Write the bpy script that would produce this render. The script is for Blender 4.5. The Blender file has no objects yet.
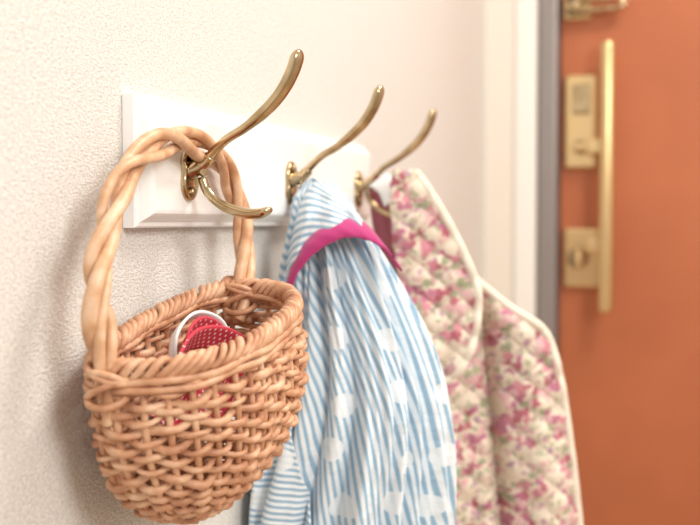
import bpy, bmesh, math, random
from mathutils import Vector, Matrix, noise
random.seed(4)
sc = bpy.context.scene
try:
    sc.view_settings.view_transform = 'Standard'
except Exception:
    pass
CZ = 1.0
TH = math.atan(335/1100.0)
R0 = Vector((math.cos(TH), math.sin(TH), 0))
N0 = Vector((math.sin(TH), -math.cos(TH), 0))

# ---------------------------------------------------------------- materials
def newmat(name, col=(0.8,0.8,0.8), rough=0.6, metal=0.0, spec=0.5, sheen=0.0):
    m = bpy.data.materials.new(name); m.use_nodes = True
    nt = m.node_tree; b = nt.nodes['Principled BSDF']
    b.inputs['Base Color'].default_value = (*col, 1)
    b.inputs['Roughness'].default_value = rough
    b.inputs['Metallic'].default_value = metal
    b.inputs['Specular IOR Level'].default_value = spec
    if sheen: b.inputs['Sheen Weight'].default_value = sheen
    return m, nt, b
def N(nt, typ, **kw):
    n = nt.nodes.new(typ)
    for k, v in kw.items(): setattr(n, k, v)
    return n
def ramp(nt, stops, interp='LINEAR'):
    r = nt.nodes.new('ShaderNodeValToRGB'); r.color_ramp.interpolation = interp
    els = r.color_ramp.elements
    while len(els) < len(stops): els.new(0.5)
    for e, (p, c) in zip(els, stops):
        e.position = p; e.color = (*c, 1)
    return r
def math_n(nt, op, a, b=None, c=None):
    n = nt.nodes.new('ShaderNodeMath'); n.operation = op
    for i, v in enumerate((a, b, c)):
        if v is None: continue
        if isinstance(v, (int, float)): n.inputs[i].default_value = v
        else: nt.links.new(v, n.inputs[i])
    return n.outputs[0]
def bump(nt, b, h, strength=0.3, dist=0.001):
    bp = nt.nodes.new('ShaderNodeBump'); bp.inputs['Strength'].default_value = strength
    bp.inputs['Distance'].default_value = dist
    nt.links.new(h, bp.inputs['Height']); nt.links.new(bp.outputs[0], b.inputs['Normal'])
def mix(nt, fac, a, b):
    n = nt.nodes.new('ShaderNodeMix'); n.data_type = 'RGBA'
    if isinstance(fac, (int, float)): n.inputs[0].default_value = fac
    else: nt.links.new(fac, n.inputs[0])
    for s, v in ((6, a), (7, b)):
        if isinstance(v, tuple): n.inputs[s].default_value = (*v, 1)
        else: nt.links.new(v, n.inputs[s])
    return n.outputs[2]

# wallpaper
m_wall, nt, b = newmat('wallpaper', (0.72,0.69,0.65), 0.75)
tc = N(nt, 'ShaderNodeTexCoord')
mp = N(nt, 'ShaderNodeMapping'); mp.inputs['Scale'].default_value = (1, 1, 0.4)
nt.links.new(tc.outputs['Object'], mp.inputs[0])
mp2 = N(nt, 'ShaderNodeMapping'); mp2.inputs['Scale'].default_value = (1, 0.45, 1.2)
nt.links.new(tc.outputs['Object'], mp2.inputs[0])
n1 = N(nt, 'ShaderNodeTexNoise'); n1.inputs['Scale'].default_value = 760; n1.inputs['Detail'].default_value = 2
n2 = N(nt, 'ShaderNodeTexNoise'); n2.inputs['Scale'].default_value = 560; n2.inputs['Detail'].default_value = 2
nt.links.new(mp.outputs[0], n1.inputs[0]); nt.links.new(mp2.outputs[0], n2.inputs[0])
h = math_n(nt, 'ADD', n1.outputs[0], n2.outputs[0])
bump(nt, b, h, 0.8, 0.0013)
r = ramp(nt, [(0.68, (0.63,0.605,0.57)), (1.0, (0.82,0.79,0.745))])
nt.links.new(math_n(nt, 'MULTIPLY', h, 0.85), r.inputs[0]); nt.links.new(r.outputs[0], b.inputs['Base Color'])

m_white, nt, b = newmat('white_paint', (0.94,0.935,0.915), 0.32)
m_trim, nt, b = newmat('trim_paint', (0.80,0.73,0.65), 0.5)
m_trimw, nt, b = newmat('casing_paint', (0.86,0.83,0.78), 0.45)
m_ceil, *_ = newmat('ceiling_paint', (0.85,0.84,0.82), 0.8)
m_gray, *_ = newmat('frame_metal', (0.30,0.27,0.26), 0.35, 0.4)
m_floor, nt, b = newmat('floor_wood', (0.5,0.33,0.2), 0.4)
tc = N(nt, 'ShaderNodeTexCoord'); w = N(nt, 'ShaderNodeTexNoise'); w.inputs['Scale'].default_value = 6
mp = N(nt, 'ShaderNodeMapping'); mp.inputs['Scale'].default_value = (8, 1, 1)
nt.links.new(tc.outputs['Object'], mp.inputs[0]); nt.links.new(mp.outputs[0], w.inputs[0])
r = ramp(nt, [(0.3, (0.45,0.32,0.2)), (0.7, (0.62,0.46,0.31))])
nt.links.new(w.outputs[0], r.inputs[0]); nt.links.new(r.outputs[0], b.inputs['Base Color'])

m_door, nt, b = newmat('door_paint', (0.46,0.14,0.055), 0.5)
tc = N(nt, 'ShaderNodeTexCoord'); w = N(nt, 'ShaderNodeTexNoise'); w.inputs['Scale'].default_value = 5
nt.links.new(tc.outputs['Object'], w.inputs[0])
r = ramp(nt, [(0.3, (0.42,0.120,0.044)), (0.7, (0.48,0.143,0.055))])
nt.links.new(w.outputs[0], r.inputs[0]); nt.links.new(r.outputs[0], b.inputs['Base Color'])

m_brass, nt, b = newmat('polished_brass', (0.62,0.47,0.27), 0.13, 1.0)
tc = N(nt, 'ShaderNodeTexCoord'); w = N(nt, 'ShaderNodeTexNoise'); w.inputs['Scale'].default_value = 60
nt.links.new(tc.outputs['Object'], w.inputs[0])
r = ramp(nt, [(0.3, (0.38,0.28,0.15)), (0.7, (0.64,0.51,0.32))])
nt.links.new(w.outputs[0], r.inputs[0]); nt.links.new(r.outputs[0], b.inputs['Base Color'])
m_gold, nt, b = newmat('satin_gold', (0.78,0.58,0.30), 0.27, 0.92)
m_screw, nt, b = newmat('screw_metal', (0.45,0.36,0.22), 0.3, 1.0)

def wicker(name, c1, c2, c3):
    m, nt, b = newmat(name, c1, 0.4)
    tc = N(nt, 'ShaderNodeTexCoord')
    w = N(nt, 'ShaderNodeTexNoise'); w.inputs['Scale'].default_value = 60; w.inputs['Detail'].default_value = 4
    w2 = N(nt, 'ShaderNodeTexNoise'); w2.inputs['Scale'].default_value = 900
    nt.links.new(tc.outputs['Object'], w.inputs[0]); nt.links.new(tc.outputs['Object'], w2.inputs[0])
    r = ramp(nt, [(0.30, c1), (0.5, c2), (0.68, c3)])
    nt.links.new(w.outputs[0], r.inputs[0]); nt.links.new(r.outputs[0], b.inputs['Base Color'])
    bump(nt, b, w2.outputs[0], 0.25, 0.0006)
    return m
m_wick = wicker('willow', (0.42,0.18,0.095), (0.63,0.335,0.19), (0.78,0.51,0.33))
m_wick_h = wicker('willow_handle', (0.50,0.25,0.13), (0.70,0.42,0.24), (0.81,0.57,0.39))

# striped cloth (UV in metres)
def stripe_mat(name, ang, dots=True, period=0.0054):
    m, nt, b = newmat(name, (0.8,0.9,1), 0.85, sheen=0.2)
    uv = N(nt, 'ShaderNodeUVMap'); sp = N(nt, 'ShaderNodeSeparateXYZ')
    nt.links.new(uv.outputs[0], sp.inputs[0])
    u, v = sp.outputs[0], sp.outputs[1]
    c = math_n(nt, 'ADD', math_n(nt, 'MULTIPLY', u, math.cos(ang)), math_n(nt, 'MULTIPLY', v, math.sin(ang)))
    s = math_n(nt, 'SINE', math_n(nt, 'MULTIPLY', c, 2*math.pi/period))
    f = ramp(nt, [(0.42, (0.80,0.86,0.90)), (0.70, (0.30,0.47,0.62))])
    s01 = math_n(nt, 'MULTIPLY_ADD', s, 0.5, 0.5)
    nt.links.new(s01, f.inputs[0]); col = f.outputs[0]
    if dots:
        vo = N(nt, 'ShaderNodeTexVoronoi'); vo.voronoi_dimensions = '2D'
        vo.inputs['Scale'].default_value = 20; vo.inputs['Randomness'].default_value = 0.35
        nt.links.new(uv.outputs[0], vo.inputs['Vector'])
        d = math_n(nt, 'LESS_THAN', vo.outputs['Distance'], 0.21)
        col = mix(nt, math_n(nt, 'MULTIPLY', d, 0.8), col, (0.84,0.88,0.90))
    nt.links.new(col, b.inputs['Base Color'])
    no = N(nt, 'ShaderNodeTexNoise'); no.inputs['Scale'].default_value = 40; no.inputs['Detail'].default_value = 3
    nt.links.new(uv.outputs[0], no.inputs[0])
    bump(nt, b, no.outputs[0], 0.6, 0.008)
    return m
m_str = stripe_mat('striped_cotton', math.radians(14))
m_str2 = stripe_mat('striped_cotton_bias', math.radians(62), False)
m_str3 = stripe_mat('striped_cotton_panel', math.radians(80))
m_mag, nt, b = newmat('magenta_binding', (0.47,0.03,0.18), 0.8, sheen=0.3)

# floral
m_flo, nt, b = newmat('floral_quilt', (0.85,0.75,0.65), 0.9, sheen=0.2)
uv = N(nt, 'ShaderNodeUVMap')
ns = N(nt, 'ShaderNodeTexNoise'); ns.inputs['Scale'].default_value = 130; nt.links.new(uv.outputs[0], ns.inputs[0])
vm = N(nt, 'ShaderNodeVectorMath'); vm.operation = 'MULTIPLY_ADD'
nt.links.new(ns.outputs['Color'], vm.inputs[0]); vm.inputs[1].default_value = (0.014,0.014,0); nt.links.new(uv.outputs[0], vm.inputs[2])
cur = (0.79,0.67,0.54)
for sc_, th, pal, off, ns_, gt in (
      (150, 0.44, [(0.0,(0.42,0.42,0.28)),(0.35,(0.66,0.42,0.40)),(0.6,(0.82,0.73,0.60)),(0.8,(0.46,0.26,0.36))], 3.3, 48, 0.42),
      (105, 0.52, [(0.0,(0.42,0.06,0.12)),(0.22,(0.64,0.20,0.28)),(0.45,(0.48,0.12,0.24)),(0.62,(0.74,0.42,0.44)),(0.82,(0.32,0.34,0.20))], 0.0, 32, 0.48)):
    vo = N(nt, 'ShaderNodeTexVoronoi'); vo.voronoi_dimensions = '2D'; vo.inputs['Scale'].default_value = sc_
    mp = N(nt, 'ShaderNodeMapping'); mp.inputs['Location'].default_value = (off, off, 0)
    nt.links.new(vm.outputs[0], mp.inputs[0]); nt.links.new(mp.outputs[0], vo.inputs['Vector'])
    spx = N(nt, 'ShaderNodeSeparateColor'); nt.links.new(vo.outputs['Color'], spx.inputs[0])
    rp = ramp(nt, pal, 'CONSTANT'); nt.links.new(spx.outputs[0], rp.inputs[0])
    d = math_n(nt, 'LESS_THAN', vo.outputs['Distance'], th)
    big = N(nt, 'ShaderNodeTexNoise'); big.inputs['Scale'].default_value = ns_; big.inputs['Detail'].default_value = 0
    nt.links.new(mp.outputs[0], big.inputs[0])
    g = math_n(nt, 'GREATER_THAN', big.outputs[0], gt)
    fac = math_n(nt, 'MULTIPLY', math_n(nt, 'MULTIPLY', d, g), 0.85)
    cur = mix(nt, fac, cur, rp.outputs[0])
nt.links.new(cur, b.inputs['Base Color'])
m_cream, *_ = newmat('cream_binding', (0.86,0.77,0.64), 0.85)
m_pink, nt, b = newmat('pink_lining', (0.44,0.14,0.18), 0.9)
m_tag, *_ = newmat('tag_white', (0.85,0.86,0.86), 0.7)
m_red, nt, b = newmat('red_polka', (0.62,0.03,0.035), 0.75)
uv = N(nt, 'ShaderNodeUVMap')
vo = N(nt, 'ShaderNodeTexVoronoi'); vo.voronoi_dimensions = '2D'; vo.inputs['Scale'].default_value = 190; vo.inputs['Randomness'].default_value = 0
mp = N(nt, 'ShaderNodeMapping'); mp.inputs['Rotation'].default_value = (0,0,0.785)
nt.links.new(uv.outputs[0], mp.inputs[0]); nt.links.new(mp.outputs[0], vo.inputs['Vector'])
d = math_n(nt, 'LESS_THAN', vo.outputs['Distance'], 0.20)
nt.links.new(mix(nt, d, (0.62,0.045,0.08), (0.9,0.76,0.74)), b.inputs['Base Color'])

# ---------------------------------------------------------------- helpers
def mkobj(name, verts, faces, mat, smooth=True, uvs=None, parent=None):
    me = bpy.data.meshes.new(name); me.from_pydata([tuple(v) for v in verts], [], faces)
    me.materials.append(mat)
    if uvs is not None:
        ul = me.uv_layers.new(name='UVMap')
        for l in me.loops: ul.data[l.index].uv = uvs[l.vertex_index]
    if smooth:
        for p in me.polygons: p.use_smooth = True
    o = bpy.data.objects.new(name, me); sc.collection.objects.link(o)
    if parent: o.parent = parent
    return o
def empty(name):
    o = bpy.data.objects.new(name, None); sc.collection.objects.link(o); o.empty_display_size = 0.05
    return o
def box(name, lo, hi, mat, bev=0.0, parent=None, seg=2):
    x0,y0,z0 = lo; x1,y1,z1 = hi
    v = [(x0,y0,z0),(x1,y0,z0),(x1,y1,z0),(x0,y1,z0),(x0,y0,z1),(x1,y0,z1),(x1,y1,z1),(x0,y1,z1)]
    f = [(0,3,2,1),(4,5,6,7),(0,1,5,4),(1,2,6,5),(2,3,7,6),(3,0,4,7)]
    o = mkobj(name, v, f, mat, smooth=False, parent=parent)
    if bev:
        md = o.modifiers.new('b', 'BEVEL'); md.width = bev; md.segments = seg
    return o
def cr(pts, n):
    P = [list(p) for p in pts]; out = []
    m = len(P)
    for i in range(m-1):
        p0 = P[max(i-1,0)]; p1 = P[i]; p2 = P[i+1]; p3 = P[min(i+2,m-1)]
        for j in range(n):
            t = j/n
            out.append([0.5*((2*b_)+(-a+c)*t+(2*a-5*b_+4*c-d)*t*t+(-a+3*b_-3*c+d)*t**3) for a,b_,c,d in zip(p0,p1,p2,p3)])
    out.append(P[-1]); return out
class MB:
    def __init__(s): s.v=[]; s.f=[]
    def tube(s, pts, rad, sides=8, closed=False, up=None, flat=None, cap=True):
        pts = [Vector(p) for p in pts]; n = len(pts)
        if not hasattr(rad, '__len__'): rad = [rad]*n
        base = len(s.v)
        prevn = None
        for i, p in enumerate(pts):
            if closed: t = pts[(i+1)%n]-pts[(i-1)%n]
            else: t = pts[min(i+1,n-1)]-pts[max(i-1,0)]
            t.normalize()
            if up is not None: nn = Vector(up)
            elif prevn is None:
                nn = Vector((0,0,1)) if abs(t.z) < 0.9 else Vector((1,0,0))
            else: nn = prevn
            nn = (nn - t*nn.dot(t)).normalized(); prevn = nn
            bb = t.cross(nn)
            fl = flat[i] if flat else 1.0
            for k in range(sides):
                a = 2*math.pi*k/sides
                s.v.append(p + nn*math.cos(a)*rad[i]*fl + bb*math.sin(a)*rad[i])
        segs = n if closed else n-1
        for i in range(segs):
            j = (i+1)%n
            for k in range(sides):
                k2 = (k+1)%sides
                s.f.append((base+i*sides+k, base+i*sides+k2, base+j*sides+k2, base+j*sides+k))
        if not closed and cap:
            s.f.append(tuple(base+k for k in range(sides))[::-1])
            s.f.append(tuple(base+(n-1)*sides+k for k in range(sides)))
    def obj(s, name, mat, parent=None): return mkobj(name, s.v, s.f, mat, parent=parent)
def interp(tab, t):
    if t <= tab[0][0]: return tab[0][1:]
    for a, b_ in zip(tab, tab[1:]):
        if t <= b_[0]:
            k = (t-a[0])/(b_[0]-a[0])
            return [x+(y-x)*k for x, y in zip(a[1:], b_[1:])]
    return tab[-1][1:]
def roundtip(pts, rad, flat, nrm=7):
    p=Vector(pts[-1]); t=(Vector(pts[-1])-Vector(pts[-2])).normalized(); r_=rad[-1]; fl=flat[-1]
    for k in range(1,nrm+1):
        a=k/nrm*math.pi/2*0.98
        pts.append(tuple(p+t*math.sin(a)*r_)); rad.append(r_*math.cos(a)); flat.append(fl)

# ---------------------------------------------------------------- room
YD = 2.25
box('wall_left', (-0.1,-1.6,0), (0,2.19,2.4), m_wall)
box('floor', (-0.1,-1.6,-0.1), (1.8,2.5,0), m_floor)
box('ceiling', (-0.1,-1.6,2.4), (1.8,2.5,2.5), m_ceil)
box('wall_right', (1.7,-1.6,0), (1.8,2.5,2.4), m_wall)
box('wall_front', (1.16,2.3,0), (1.7,2.5,2.4), m_wall)
box('wall_front_header', (-0.1,2.3,2.05), (1.16,2.5,2.4), m_wall)
box('trim_1', (-0.1,2.19,0), (0.056,2.5,2.4), m_trim, 0.003)
box('trim_2', (0.056,2.185,0), (0.099,2.5,2.05), m_trimw, 0.006)
box('trim_3', (0.101,2.21,0), (0.137,2.5,2.05), m_gray, 0.005)
box('trim_4', (1.08,2.21,0), (1.16,2.5,2.05), m_gray, 0.004)
box('baseboard_left', (0,-1.6,0), (0.012,2.19,0.07), m_trim, 0.003)

door = empty('door_1')
box('panel', (0.140,YD,0.01), (1.076,YD+0.045,2.04), m_door, 0.003, parent=door)
def plate(nm, x0, x1, z0, z1):
    box(nm, (x0,YD-0.014,z0), (x1,YD+0.002,z1), m_gold, 0.006, parent=door, seg=4)
plate('lock_plate_upper', 0.150,0.212, 1.103,1.29)
plate('lock_plate_lower', 0.150,0.220, 0.865,0.985)
box('lock_inset_upper', (0.166,YD-0.019,1.21), (0.200,YD-0.010,1.27), m_brass, 0.006, parent=door, seg=4)
mb = MB(); mb.tube([(0.181,YD-0.012,1.145),(0.181,YD-0.034,1.145)], 0.013, 20); mb.obj('thumb_turn_upper', m_brass, door)
box('thumb_turn_blade_upper', (0.170,YD-0.044,1.138), (0.206,YD-0.030,1.152), m_gold, 0.003, parent=door)
mb = MB(); mb.tube([(0.181,YD-0.012,0.925),(0.181,YD-0.03,0.925)], 0.020, 24); mb.obj('thumb_turn_lower', m_brass, door)
box('thumb_turn_blade_lower', (0.175,YD-0.044,0.908), (0.187,YD-0.028,0.942), m_gold, 0.003, parent=door)
mb = MB()
hz=[0.818,0.822,0.83,1.337,1.345,1.348]
mb.tube([(0.236,YD-0.055,z) for z in hz], [0.008,0.0125,0.0145,0.0145,0.0125,0.008], 24)
mb.obj('handle_bar', m_gold, door)
for i, z in enumerate((0.95, 1.145)):
    box('handle_mount_%d' % (i+1), (0.195,YD-0.05,z-0.015), (0.238,YD-0.008,z+0.015), m_gold, 0.005, parent=door)
box('door_guard_base', (0.147,YD-0.012,1.398), (0.20,YD+0.002,1.45), m_gold, 0.004, parent=door)
mb = MB()
mb.tube([(0.155,YD-0.03,1.436),(0.255,YD-0.03,1.434),(0.268,YD-0.03,1.424),(0.255,YD-0.03,1.414),(0.155,YD-0.03,1.412)], 0.006, 12)
mb.tube([(0.17,YD-0.01,1.422),(0.17,YD-0.036,1.422)], 0.010, 12)
mb.obj('door_guard_arm', m_brass, door)

# ---------------------------------------------------------------- coat rack
rack = empty('coat_rack')
def board():
    z0,z1,y0,y1 = CZ-0.0055, CZ+0.0895, 0.702, 1.2855
    rings = [(0,0.0005),(0,0.009),(0.0012,0.0105),(0.004,0.011),(0.0048,0.0125),(0.0085,0.0175),(0.0105,0.0195),(0.013,0.020)]
    v=[];f=[]
    for ins,x in rings:
        v += [(x,y0+ins,z0+ins),(x,y1-ins,z0+ins),(x,y1-ins,z1-ins),(x,y0+ins,z1-ins)]
    for i in range(len(rings)-1):
        for k in range(4):
            k2=(k+1)%4; f.append((i*4+k,i*4+k2,(i+1)*4+k2,(i+1)*4+k))
    L=(len(rings)-1)*4; f.append((L,L+1,L+2,L+3)); f.append((3,2,1,0))
    return mkobj('board', v, f, m_white, smooth=False, parent=rack)
board()
def hook(i, y):
    mb = MB(); n=40
    def outline(s):
        out=[]
        for k in range(n):
            a=2*math.pi*k/n
            w=0.0140*s; hh=0.0210*s
            out.append((math.cos(a)*w*(1-0.16*math.exp(-(math.sin(a)/0.25)**2)), math.copysign(abs(math.sin(a))**0.9, math.sin(a))*hh))
        return out
    base=len(mb.v); lay=[(1,0.0195),(1,0.0220),(0.95,0.0236),(0.84,0.0242),(0.80,0.0236)]
    for s,x in lay:
        for (dy,dz) in outline(s): mb.v.append(Vector((x,y+dy,CZ+0.0355+dz)))
    for l in range(len(lay)-1):
        for k in range(n):
            k2=(k+1)%n; mb.f.append((base+l*n+k,base+l*n+k2,base+(l+1)*n+k2,base+(l+1)*n+k))
    mb.f.append(tuple(base+(len(lay)-1)*n+k for k in range(n)))
    st = cr([(0.022,y,CZ+0.038),(0.028,y,CZ+0.040),(0.034,y,CZ+0.043),(0.039,y,CZ+0.048)],5)
    mb.tube(st, [0.0080-0.0030*min(1,k/8) for k in range(len(st))], 16, up=(0,1,0))
    P=[(0.032,y,CZ+0.0405),(0.0375,y,CZ+0.0475),(0.0511,y,CZ+0.0600),(0.066,y,CZ+0.0685),(0.0795,y,CZ+0.0780),(0.0912,y,CZ+0.0885),(0.0993,y,CZ+0.0990),(0.1050,y,CZ+0.1095),(0.1080,y,CZ+0.1175)]
    pp=cr(P,6); m=len(pp); rad=[];fl=[]
    for k in range(m):
        t=k/(m-1)
        rad.append(0.0044-0.0010*math.sin(min(1,t/0.5)*math.pi)+0.0042*max(0,(t-0.40)/0.60)**1.1); fl.append(1.0-0.45*max(0,(t-0.35)/0.65))
    roundtip(pp,rad,fl)
    mb.tube(pp, rad, 18, up=(-0.7,0,0.7), flat=fl)
    P=[(0.036,y,CZ+0.047),(0.0330,y,CZ+0.041),(0.0325,y,CZ+0.0304),(0.0385,y,CZ+0.0190),(0.0520,y,CZ+0.0095),(0.0690,y,CZ+0.0050),(0.079,y,CZ+0.0052),(0.0820,y,CZ+0.0060)]
    pp=cr(P,6); m=len(pp); rad=[];fl=[]
    for k in range(m):
        t=k/(m-1)
        rad.append(0.0044-0.0009*math.sin(min(1,t/0.6)*math.pi)+0.0026*max(0,(t-0.5)/0.5)); fl.append(1.0-0.5*max(0,(t-0.4)/0.6))
    roundtip(pp,rad,fl)
    mb.tube(pp, rad, 18, up=(0.0,0,1), flat=fl)
    mb.obj('hook_%d'%i, m_brass, rack)
    for j,dz in enumerate((0.0140,-0.0140)):
        s=MB(); s.tube([(0.0232,y,CZ+0.0355+dz),(0.0255,y,CZ+0.0355+dz),(0.0264,y,CZ+0.0355+dz)],[0.0040,0.0037,0.002],14)
        s.obj('screw_%d_%d'%(i,j+1), m_screw, rack)
for i in range(3): hook(i+1, 0.7675+0.2265*i)

# ---------------------------------------------------------------- wicker basket
bk = empty('wicker_basket')
tilt = math.radians(10.5)
BC = Vector((0.045,0.706,CZ-0.0735))
MT = Matrix.Translation(BC) @ Matrix.Rotation(tilt,4,'X')
H = 0.130
def sec(phi, s):
    c, n_ = math.cos(phi), math.sin(phi)
    ex = 0.84
    cc = math.copysign(abs(c)**ex, c); ss = math.copysign(abs(n_)**ex, n_)
    bx = 0.070 if c > 0 else 0.030
    return cc*bx*(s if c>0 else (0.4+0.6*s)), ss*0.107*s
def prof(q):
    tab = [(0,1.0,0),(0.1,1.02,0.013),(0.25,1.04,0.034),(0.4,1.02,0.056),(0.55,0.94,0.078),(0.7,0.80,0.098),(0.82,0.64,0.112),(0.92,0.48,0.123),(1.0,0.32,0.130)]
    return interp(tab, q)
def bp(phi, q, off=0.0):
    s,d = prof(q); x,y = sec(phi,s)
    e=0.01
    x2,y2 = sec(phi+e,s); tx,ty = x2-x,y2-y; L=math.hypot(tx,ty) or 1
    nx,ny = ty/L,-tx/L
    return MT @ Vector((x+nx*off, y+ny*off, -d - off*(0.8*q)))
NS = 34
def arcphis(n, start=0.0):
    M=720; L=[0]
    pts=[sec(2*math.pi*k/M,1) for k in range(M+1)]
    for k in range(M): L.append(L[-1]+math.hypot(pts[k+1][0]-pts[k][0],pts[k+1][1]-pts[k][1]))
    out=[];k=0
    for i in range(n):
        t=((i+start)/n)*L[-1]
        while L[k+1]<t: k+=1
        out.append(2*math.pi*(k+(t-L[k])/(L[k+1]-L[k]))/M)
    return out
SUB=6
ph = arcphis(NS*SUB)
mb=MB(); rows=24
for r_ in range(rows):
    q0=0.075+0.91*r_/(rows-1)+random.uniform(-0.006,0.006)
    pts=[]; rd=[]; rb=random.uniform(0.0019,0.0031); jo=random.uniform(-0.0006,0.0008)
    for i,a in enumerate(ph):
        sgn = math.cos(math.pi*i/SUB + math.pi*r_)
        sh = math.copysign(abs(sgn)**0.7, sgn)
        q=q0+0.030*noise.noise(Vector((math.cos(a)*2.4,math.sin(a)*2.4,r_*0.35)))+0.010*noise.noise(Vector((i*0.22,r_*2.1,5)))
        pts.append(bp(a,max(0.06,min(0.995,q)), jo+0.0030*sh*(1 if q<0.8 else 0.6)*(1+0.4*noise.noise(Vector((i*0.3,r_*1.9,9))))))
        rd.append(rb+0.0008*noise.noise(Vector((i*0.12,r_*1.3,0))))
    mb.tube(pts, rd, 8, closed=True)
mb.obj('weavers', m_wick, bk)
mb=MB()
for i in range(NS):
    a=ph[i*SUB]+random.uniform(-0.015,0.015)
    mb.tube([bp(a,q/16,0) for q in range(17)],0.0024,7)
for i in range(-4,5):
    y=i*0.0085; hw=0.03*(1-abs(i)*0.08)
    mb.tube([MT@Vector((-0.018,y,-H)),MT@Vector((0.003,y,-H-0.002)),MT@Vector((0.7*hw,y,-H))],0.0043,8)
mb.obj('stakes', m_wick, bk)
mb=MB(); rp_=arcphis(420)
for s_ in range(4):
    pts=[];rd=[]
    for i,a in enumerate(rp_):
        w=2*math.pi*(i/420*18)+s_*math.pi/2+0.5*math.sin(2*math.pi*i/420*9+s_)
        p=bp(a,0.0,0.0044*math.cos(w)); p=p+Vector((0,0,0.0048*math.sin(w)+0.001)); pts.append(p)
        rd.append((0.0029,0.0024,0.0027,0.0025)[s_]+0.0003*math.sin(2*math.pi*i/420*14+s_*2))
    mb.tube(pts,rd,8,closed=True)
for k,(o_,z_,r2) in enumerate(((0.0038,-0.0065,0.0027),(0.0042,-0.0115,0.0024),(-0.003,-0.006,0.0026))):
    pts=[bp(a,0.0,o_+0.0008*math.sin(2*math.pi*j/140*13+k*2))+Vector((0,0,z_+0.0010*math.sin(2*math.pi*j/140*8+k))) for j,a in enumerate(rp_[::3])]
    mb.tube(pts, r2, 8, closed=True)
mb.obj('rim', m_wick, bk)
HP=[(0.045,.606,-.125),(0.045,.602,-.10),(0.043,.597,-.0686),(0.041,.599,-.0427),(0.038,.608,-.0186),(0.036,.623,.0095),(0.034,.648,.0345),(0.033,.690,.0535),(0.033,.7294,.0600),(0.033,.7731,.0560),(0.034,.812,.040),(0.036,.828,.0122),(0.040,.828,-.0162),(0.045,.815,-.050),(0.045,.808,-.080)]
hc=[Vector((a,b_,c+CZ)) for a,b_,c in cr(HP,14)]
mb=MB(); n=len(hc)
for s_ in range(3):
    pts=[]; rad=[]
    for i,p in enumerate(hc):
        t=(hc[min(i+1,n-1)]-hc[max(i-1,0)]).normalized()
        u=Vector((1,0,0)); u=(u-t*u.dot(t)).normalized(); w_=t.cross(u)
        a=2*math.pi*i/n*3.6+s_*2*math.pi/3+0.4*math.sin(i*0.07+s_*1.7)
        hr=0.0056+0.0020*math.sin(i*0.06+s_*2.3)
        pts.append(p+u*math.cos(a)*hr*0.8+w_*math.sin(a)*hr*1.35); rad.append((0.0047,0.0037,0.0042)[s_]+0.0005*math.sin(i*0.05+s_*2))
    mb.tube(pts,rad,12)
mb.obj('handle', m_wick_h, bk)
mb=MB()
for c_ in (Vector((0.045,0.600,CZ-0.098)),Vector((0.045,0.811,CZ-0.057))):
    for k in range(4):
        pts=[]
        for j in range(20):
            a=2*math.pi*j/20
            pts.append(c_+Vector((0.013*math.cos(a),0.0115*math.sin(a), -0.010+0.0048*k+0.006*math.sin(a+k*1.7))))
        mb.tube(pts,0.0024,7,closed=True)
mb.obj('handle_binding', m_wick, bk)

# ---------------------------------------------------------------- strips
def strip(name, path, widthvec, mat, parent=None, nsub=8, thick=0.0012, wn=4):
    tab=[tuple(p)+tuple(w) for p,w in zip(path,widthvec)]
    ss=cr(tab,nsub); v=[];f=[];uvs=[]; L=0; prev=None
    for s_ in ss:
        p=Vector(s_[:3]); w=Vector(s_[3:])
        if prev is not None: L+=(p-prev).length
        prev=p
        for k in range(wn+1):
            t=k/wn-0.5
            v.append(p+w*t); uvs.append((L,w.length*t))
    m=len(ss)
    for i in range(m-1):
        for k in range(wn):
            a=i*(wn+1)+k; f.append((a,a+1,a+wn+2,a+wn+1))
    o=mkobj(name,v,f,mat,uvs=uvs,parent=parent)
    md=o.modifiers.new('s','SOLIDIFY'); md.thickness=thick; md.offset=0
    return o

rc = empty('polka_dot_strap')
def BL(x,y,z):
    p=MT@Vector((x,y,z)); return (p.x,p.y,p.z)
path=[BL(0.028,-0.082,-0.040),BL(0.026,-0.078,-0.022),BL(0.022,-0.060,-0.010),BL(0.018,-0.034,-0.004),BL(0.017,-0.006,-0.007),BL(0.020,0.020,-0.016),BL(0.024,0.046,-0.032)]
strip('band_front', path, [(0.010,0.003,0.014),(0.010,0.0,0.016),(0.010,-0.006,0.017),(0.011,0,0.017),(0.012,0.002,0.016),(0.012,0.004,0.015),(0.012,0.006,0.014)], m_red, rc, wn=6, thick=0.002)
path=[BL(0.000,-0.022,-0.020),BL(0.000,-0.014,-0.004),BL(0.001,0.006,0.003),BL(0.004,0.026,0.000),BL(0.010,0.042,-0.012),BL(0.014,0.048,-0.034)]
strip('band_lining', path, [(0.006,-0.002,0.005)]*6, m_tag, rc, wn=4, thick=0.002)
path=[BL(0.006,-0.020,-0.032),BL(0.005,-0.010,-0.010),BL(0.005,0.008,-0.003),BL(0.007,0.026,-0.007),BL(0.012,0.038,-0.018),BL(0.018,0.044,-0.034)]
strip('band_back', path, [(0.006,-0.003,0.010)]*6, m_red, rc, wn=6, thick=0.002)
v=[];f=[];uvs=[]
for i in range(13):
    for j in range(19):
        x=-0.005+0.045*i/12; y=-0.065+0.11*j/18
        v.append(MT@Vector((x,y,-0.050+0.006*math.sin(i*0.7+j*0.5)+0.004*math.sin(j*1.3))))
        uvs.append((x,y))
for i in range(12):
    for j in range(18):
        a=i*19+j; f.append((a,a+1,a+20,a+19))
mkobj('folded_cloth',v,f,m_red,uvs=uvs,parent=rc)

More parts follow.
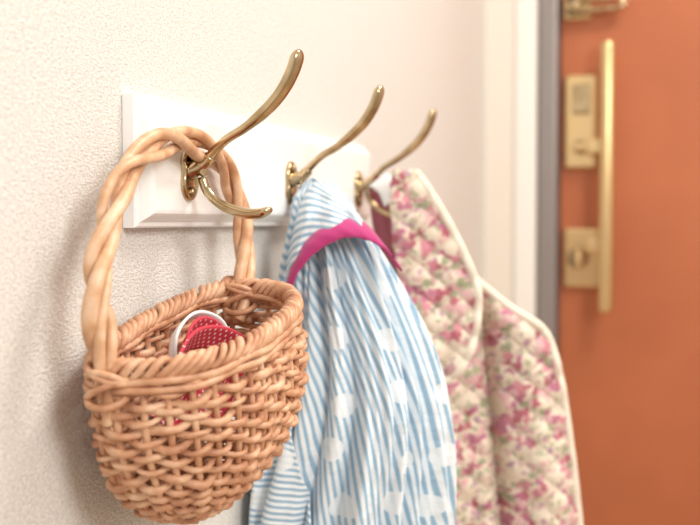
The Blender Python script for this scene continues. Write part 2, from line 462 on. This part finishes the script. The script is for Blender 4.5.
# ---------------------------------------------------------------- striped smock
sm = empty('striped_smock')
SC=0.927e-3
rows_ = [(182,319,14),(192,320,24),(200,321.5,29),(230,327,41),(260,333,52),(290,338,62),(320,344,71),(350,349,79),(400,353,92),(450,349,102),(525,339,112),(620,337,120)]
tab=[]
for py,cpx,hpx in rows_:
    u=cpx-350; x=.383-.99*(319.8-.9568*u)/(1052.5+.2907*u)
    tab.append(((220-py)*SC*-1, x, hpx*SC))
k0,k1=tab[0][0],tab[-1][0]
tabs=[(a,b_,c) for a,b_,c in cr(tab,6)]
def body(phi,d, extra=0.0):
    cx,W=interp(tabs,d)
    t=(d-k0)/(k1-k0)
    amp=0.02+0.10*min(1,t*1.6)
    sway=0.9*t
    c_,s_=math.cos(phi),math.sin(phi)
    rp=1+amp*(0.5*math.sin(5*phi+1.2+sway*1.5)+0.35*math.sin(8*phi+0.4-sway*2))
    n1=noise.noise(Vector((c_*3.2+d*1.5,s_*3.2,d*1.6+2)))
    n2=noise.noise(Vector((c_*6.0,s_*6.0+d*2,d*3+7)))
    ww=min(1,0.25+t*4)
    off=ww*(0.020*(abs(n1)*2-0.6)+0.008*(abs(n2)*2-0.5))*min(1,W/0.05)
    a=W*rp+extra+off; b_=W*0.72*rp+extra+off*1.3
    p=Vector((cx,0.99,CZ-d))+R0*(c_*a)+N0*(s_*b_)
    if p.x<0.03: 
        p.x=0.006+0.024*math.exp((p.x-0.03)/0.024)
    if d<0.012 and p.x<0.05: p.x=max(p.x,0.026)
    return p
def buv(phi,d):
    W=interp(tabs,d)[1]
    return ((phi-math.pi/2)*max(0.02,0.85*W), d)
v=[];f=[];uvs=[];NP=260;NR=170
for r_ in range(NR+1):
    d=k0+(k1-k0)*r_/NR
    for k in range(NP+1):
        phi=2*math.pi*k/NP-math.pi/2
        v.append(body(phi,d)); uvs.append(buv(phi,d))
for r_ in range(NR):
    for k in range(NP):
        a=r_*(NP+1)+k; f.append((a,a+NP+1,a+NP+2,a+1))
mkobj('body',v,f,m_str,uvs=uvs,parent=sm)
y=0.994
strip('hanger_loop', [(0.046,y+0.006,CZ+0.020),(0.043,y+0.004,CZ+0.032),(0.0385,y,CZ+0.038),(0.040,y-0.008,CZ+0.032),(0.044,y-0.012,CZ+0.018)],
      [(0.010,0,0.006)]*5, m_str2, sm)
C1=Vector((0.0514,0.99,CZ))
bot=[(-.0300,.036,-.092),(-.0265,.043,-.060),(-.014,.052,-.034),(.002,.055,-.018),(.021,.053,-.009),(.038,.044,-.0080),(.050,.034,-.014),(.060,.024,-.026)]
top=[(-.030,.012,-.030),(-.022,.016,.000),(-.014,.018,.022),(-.006,.020,.034),(.004,.020,.036),(.012,.018,.034),(.022,.014,.022),(.034,.008,.010)]
bs=cr(bot,8); ts=cr(top,8); v=[];f=[];uvs=[]; M=16; L=0; pv=None
def W3(s_): return C1+R0*s_[0]+N0*s_[1]+Vector((0,0,s_[2]))
for i,(b_,t_) in enumerate(zip(bs,ts)):
    B=W3(b_); T=W3(t_)
    if pv is not None: L+=(B-pv).length
    pv=B
    for j in range(M+1):
        k=j/M; p=T.lerp(B,k)+N0*(0.012*math.sin(k*math.pi))+N0*0.003*math.sin(i*0.4+k*3)*k+N0*0.007*noise.noise(Vector((i*0.13,k*4,3)))
        v.append(p); uvs.append((L,-k*0.05))
for i in range(len(bs)-1):
    for j in range(M):
        a=i*(M+1)+j; f.append((a,a+1,a+M+2,a+M+1))
o=mkobj('collar',v,f,m_str2,uvs=uvs,parent=sm); md=o.modifiers.new('s','SOLIDIFY'); md.thickness=0.002
v=[];f=[];M=8
for i,(b_,t_) in enumerate(zip(bs,ts)):
    B=W3(b_); T=W3(t_); dr=(T-B).normalized(); t=i/(len(bs)-1)
    w=0.0175+0.020*max(0,(t-0.58)/0.42)
    for j in range(M+1):
        k=j/M-0.45
        if t>0.58: k-=0.30*(t-0.58)/0.42
        v.append(B+dr*w*k+N0*(0.0055-0.0045*(2*(j/M)-1)**2+0.0005*math.sin(i*1.1+j)))
for i in range(len(bs)-1):
    for j in range(M):
        a=i*(M+1)+j; f.append((a,a+1,a+M+2,a+M+1))
o=mkobj('collar_binding',v,f,m_mag,parent=sm); md=o.modifiers.new('s','SOLIDIFY'); md.thickness=0.0025

def panel_on_body(name, rowsP, mat, extra, nj=60, uo=0.0):
    rr=cr(rowsP,12); v=[];f=[];uvs=[]
    for (d,pl,pr) in rr:
        for j in range(nj+1):
            phi=math.radians(pl+(pr-pl)*j/nj)
            v.append(body(phi,d,extra+0.002*math.sin(j*0.3+d*30))); uvs.append((buv(phi,d)[0]+uo,d))
    for i in range(len(rr)-1):
        for j in range(nj):
            a=i*(nj+1)+j; f.append((a,a+1,a+nj+2,a+nj+1))
    o=mkobj(name,v,f,mat,uvs=uvs,parent=sm); md=o.modifiers.new('s','SOLIDIFY'); md.thickness=0.002; return o
panel_on_body('front_panel', [(0.15,150,140),(0.18,155,128),(0.22,160,116),(0.27,165,104),(0.32,168,96),(0.38,170,90)], m_str3, 0.006, uo=0.7)

# ---------------------------------------------------------------- floral quilted vest
fv = empty('floral_quilted_vest')
C2=Vector((0.0696,1.2205,CZ)); S2=0.001145
def quilt(s,z):
    k=math.pi/0.026
    q=abs(math.sin((s*0.8+z)*k*0.8))*abs(math.sin((s*0.8-z)*k*0.8))
    return q**0.42
def layer(name, rws, n_off, mat, folds, foldamp, thick, curve=0.0, uo=0.0, crease=None, puff=0.0072):
    rr=cr(rws,14); v=[];f=[];uvs=[];nj=110
    y0=rws[0][0]; y1=rws[-1][0]; right=[];left=[]
    for (py,l,r_) in rr:
        t=(py-y0)/(y1-y0); z=(220-py)*S2
        for j in range(nj+1):
            k=j/nj; s=((l+(r_-l)*k)-398)*S2
            n_=n_off+foldamp*(0.15+t)*(math.sin(folds*k*math.pi*2+t*1.3+uo)+0.4*math.sin(folds*2.3*k*math.pi*2-t))-curve*(k-0.3)**2
            n_+=0.006*noise.noise(Vector((s*18,z*10,uo)))*min(1,0.3+t)
            if crease:
                cs=(crease[0]+(crease[1]-crease[0])*t-398)*S2
                n_-=crease[2]*math.exp(-((s-cs)/0.010)**2)*min(1,t*2)
            n_+=puff*quilt(s,z)
            p=C2+R0*s+N0*n_+Vector((0,0,z))
            if p.x<0.03: p.x=0.008+0.022*math.exp((p.x-0.03)/0.022)
            v.append(p); uvs.append((s+uo,z))
            if j==nj: right.append(p)
            if j==0: left.append(p)
    for i in range(len(rr)-1):
        for j in range(nj):
            a=i*(nj+1)+j; f.append((a,a+1,a+nj+2,a+nj+1))
    o=mkobj(name,v,f,mat,uvs=uvs,parent=fv); md=o.modifiers.new('s','SOLIDIFY'); md.thickness=thick; md.offset=0
    bottom=[v[len(v)-1-j] for j in range(nj+1)]
    return right,bottom,left
def smoothp(P,n=6):
    for _ in range(n):
        P=[P[0]]+[(P[i-1]+P[i]*2+P[i+1])/4 for i in range(1,len(P)-1)]+[P[-1]]
    return P
R1,B1,L1=layer('front_flap',[(172,392,412),(183,390,420),(195,389,428),(225,390,446),(255,394,461),(285,400,473),(310,407,474),(335,414,470),(352,420,464),(365,426,456),(376,434,445)],0.032,m_flo,0.8,0.004,0.006)
mb=MB(); mb.tube(smoothp(R1[3:]+B1[1::4]), 0.0052, 10); mb.obj('flap_binding', m_cream, fv)
Rr,Bb,Ll=layer('back_body',[(178,396,410),(200,394,424),(240,400,448),(275,405,472),(292,408,490),(308,410,510),(320,412,530),(328,413,541),(342,415,550),(370,418,558),(400,421,564),(460,426,573),(525,431,581),(600,436,588)],-0.004,m_flo,1.3,0.007,0.007,uo=0.4,crease=(470,512,0.032))
mb=MB(); mb.tube(smoothp(Rr[40:]+Bb[1::4]), 0.0052, 10); mb.obj('body_binding', m_cream, fv)
layer('lining',[(176,372,400),(195,370,404),(225,373,410),(260,382,425),(300,395,440),(350,400,455)],-0.022,m_pink,1.2,0.004,0.004,puff=0.0)
strip('care_tag', [(0.048,1.208,CZ+0.046),(0.062,1.200,CZ+0.038),(0.070,1.195,CZ+0.022)], [(0.020,0.004,0.014)]*3, m_tag, fv)
strip('hanger_loop', [(0.060,1.228,CZ+0.034),(0.048,1.222,CZ+0.040),(0.040,1.214,CZ+0.030)], [(0.008,0,0.006)]*3, m_pink, fv)

# ---------------------------------------------------------------- camera & light
cam=bpy.data.cameras.new('camera'); co=bpy.data.objects.new('camera',cam); sc.collection.objects.link(co)
cam.sensor_width=36; cam.lens=36*1100/700
co.location=(0.383,0,CZ); co.rotation_euler=(math.radians(90-2.2),0,TH)
cam.clip_start=0.01
cam.dof.use_dof=True; cam.dof.focus_distance=0.81; cam.dof.aperture_fstop=5.6
sc.camera=co
def area(name,loc,target,size,power,col=(1,1,1)):
    l=bpy.data.lights.new(name,'AREA'); l.shape='RECTANGLE'; l.size=size[0]; l.size_y=size[1]; l.energy=power; l.color=col
    o=bpy.data.objects.new(name,l); sc.collection.objects.link(o); o.location=loc
    o.rotation_euler=(Vector(target)-Vector(loc)).to_track_quat('-Z','Y').to_euler()
area('added_overhead_area',(0.9,1.3,2.36),(0.8,1.3,0),(0.5,0.5),23,(1,0.945,0.87))  # overhead area light added to light the room, no fixture behind it
area('added_key_area',(1.5,-0.1,1.8),(0.1,1.0,1.0),(0.6,0.8),23,(1,0.98,0.945))  # soft key light added from the upper right; no window there
w=bpy.data.worlds.new('world'); sc.world=w; w.use_nodes=True
w.node_tree.nodes['Background'].inputs[0].default_value=(1,0.99,0.98,1)
w.node_tree.nodes['Background'].inputs[1].default_value=0.85
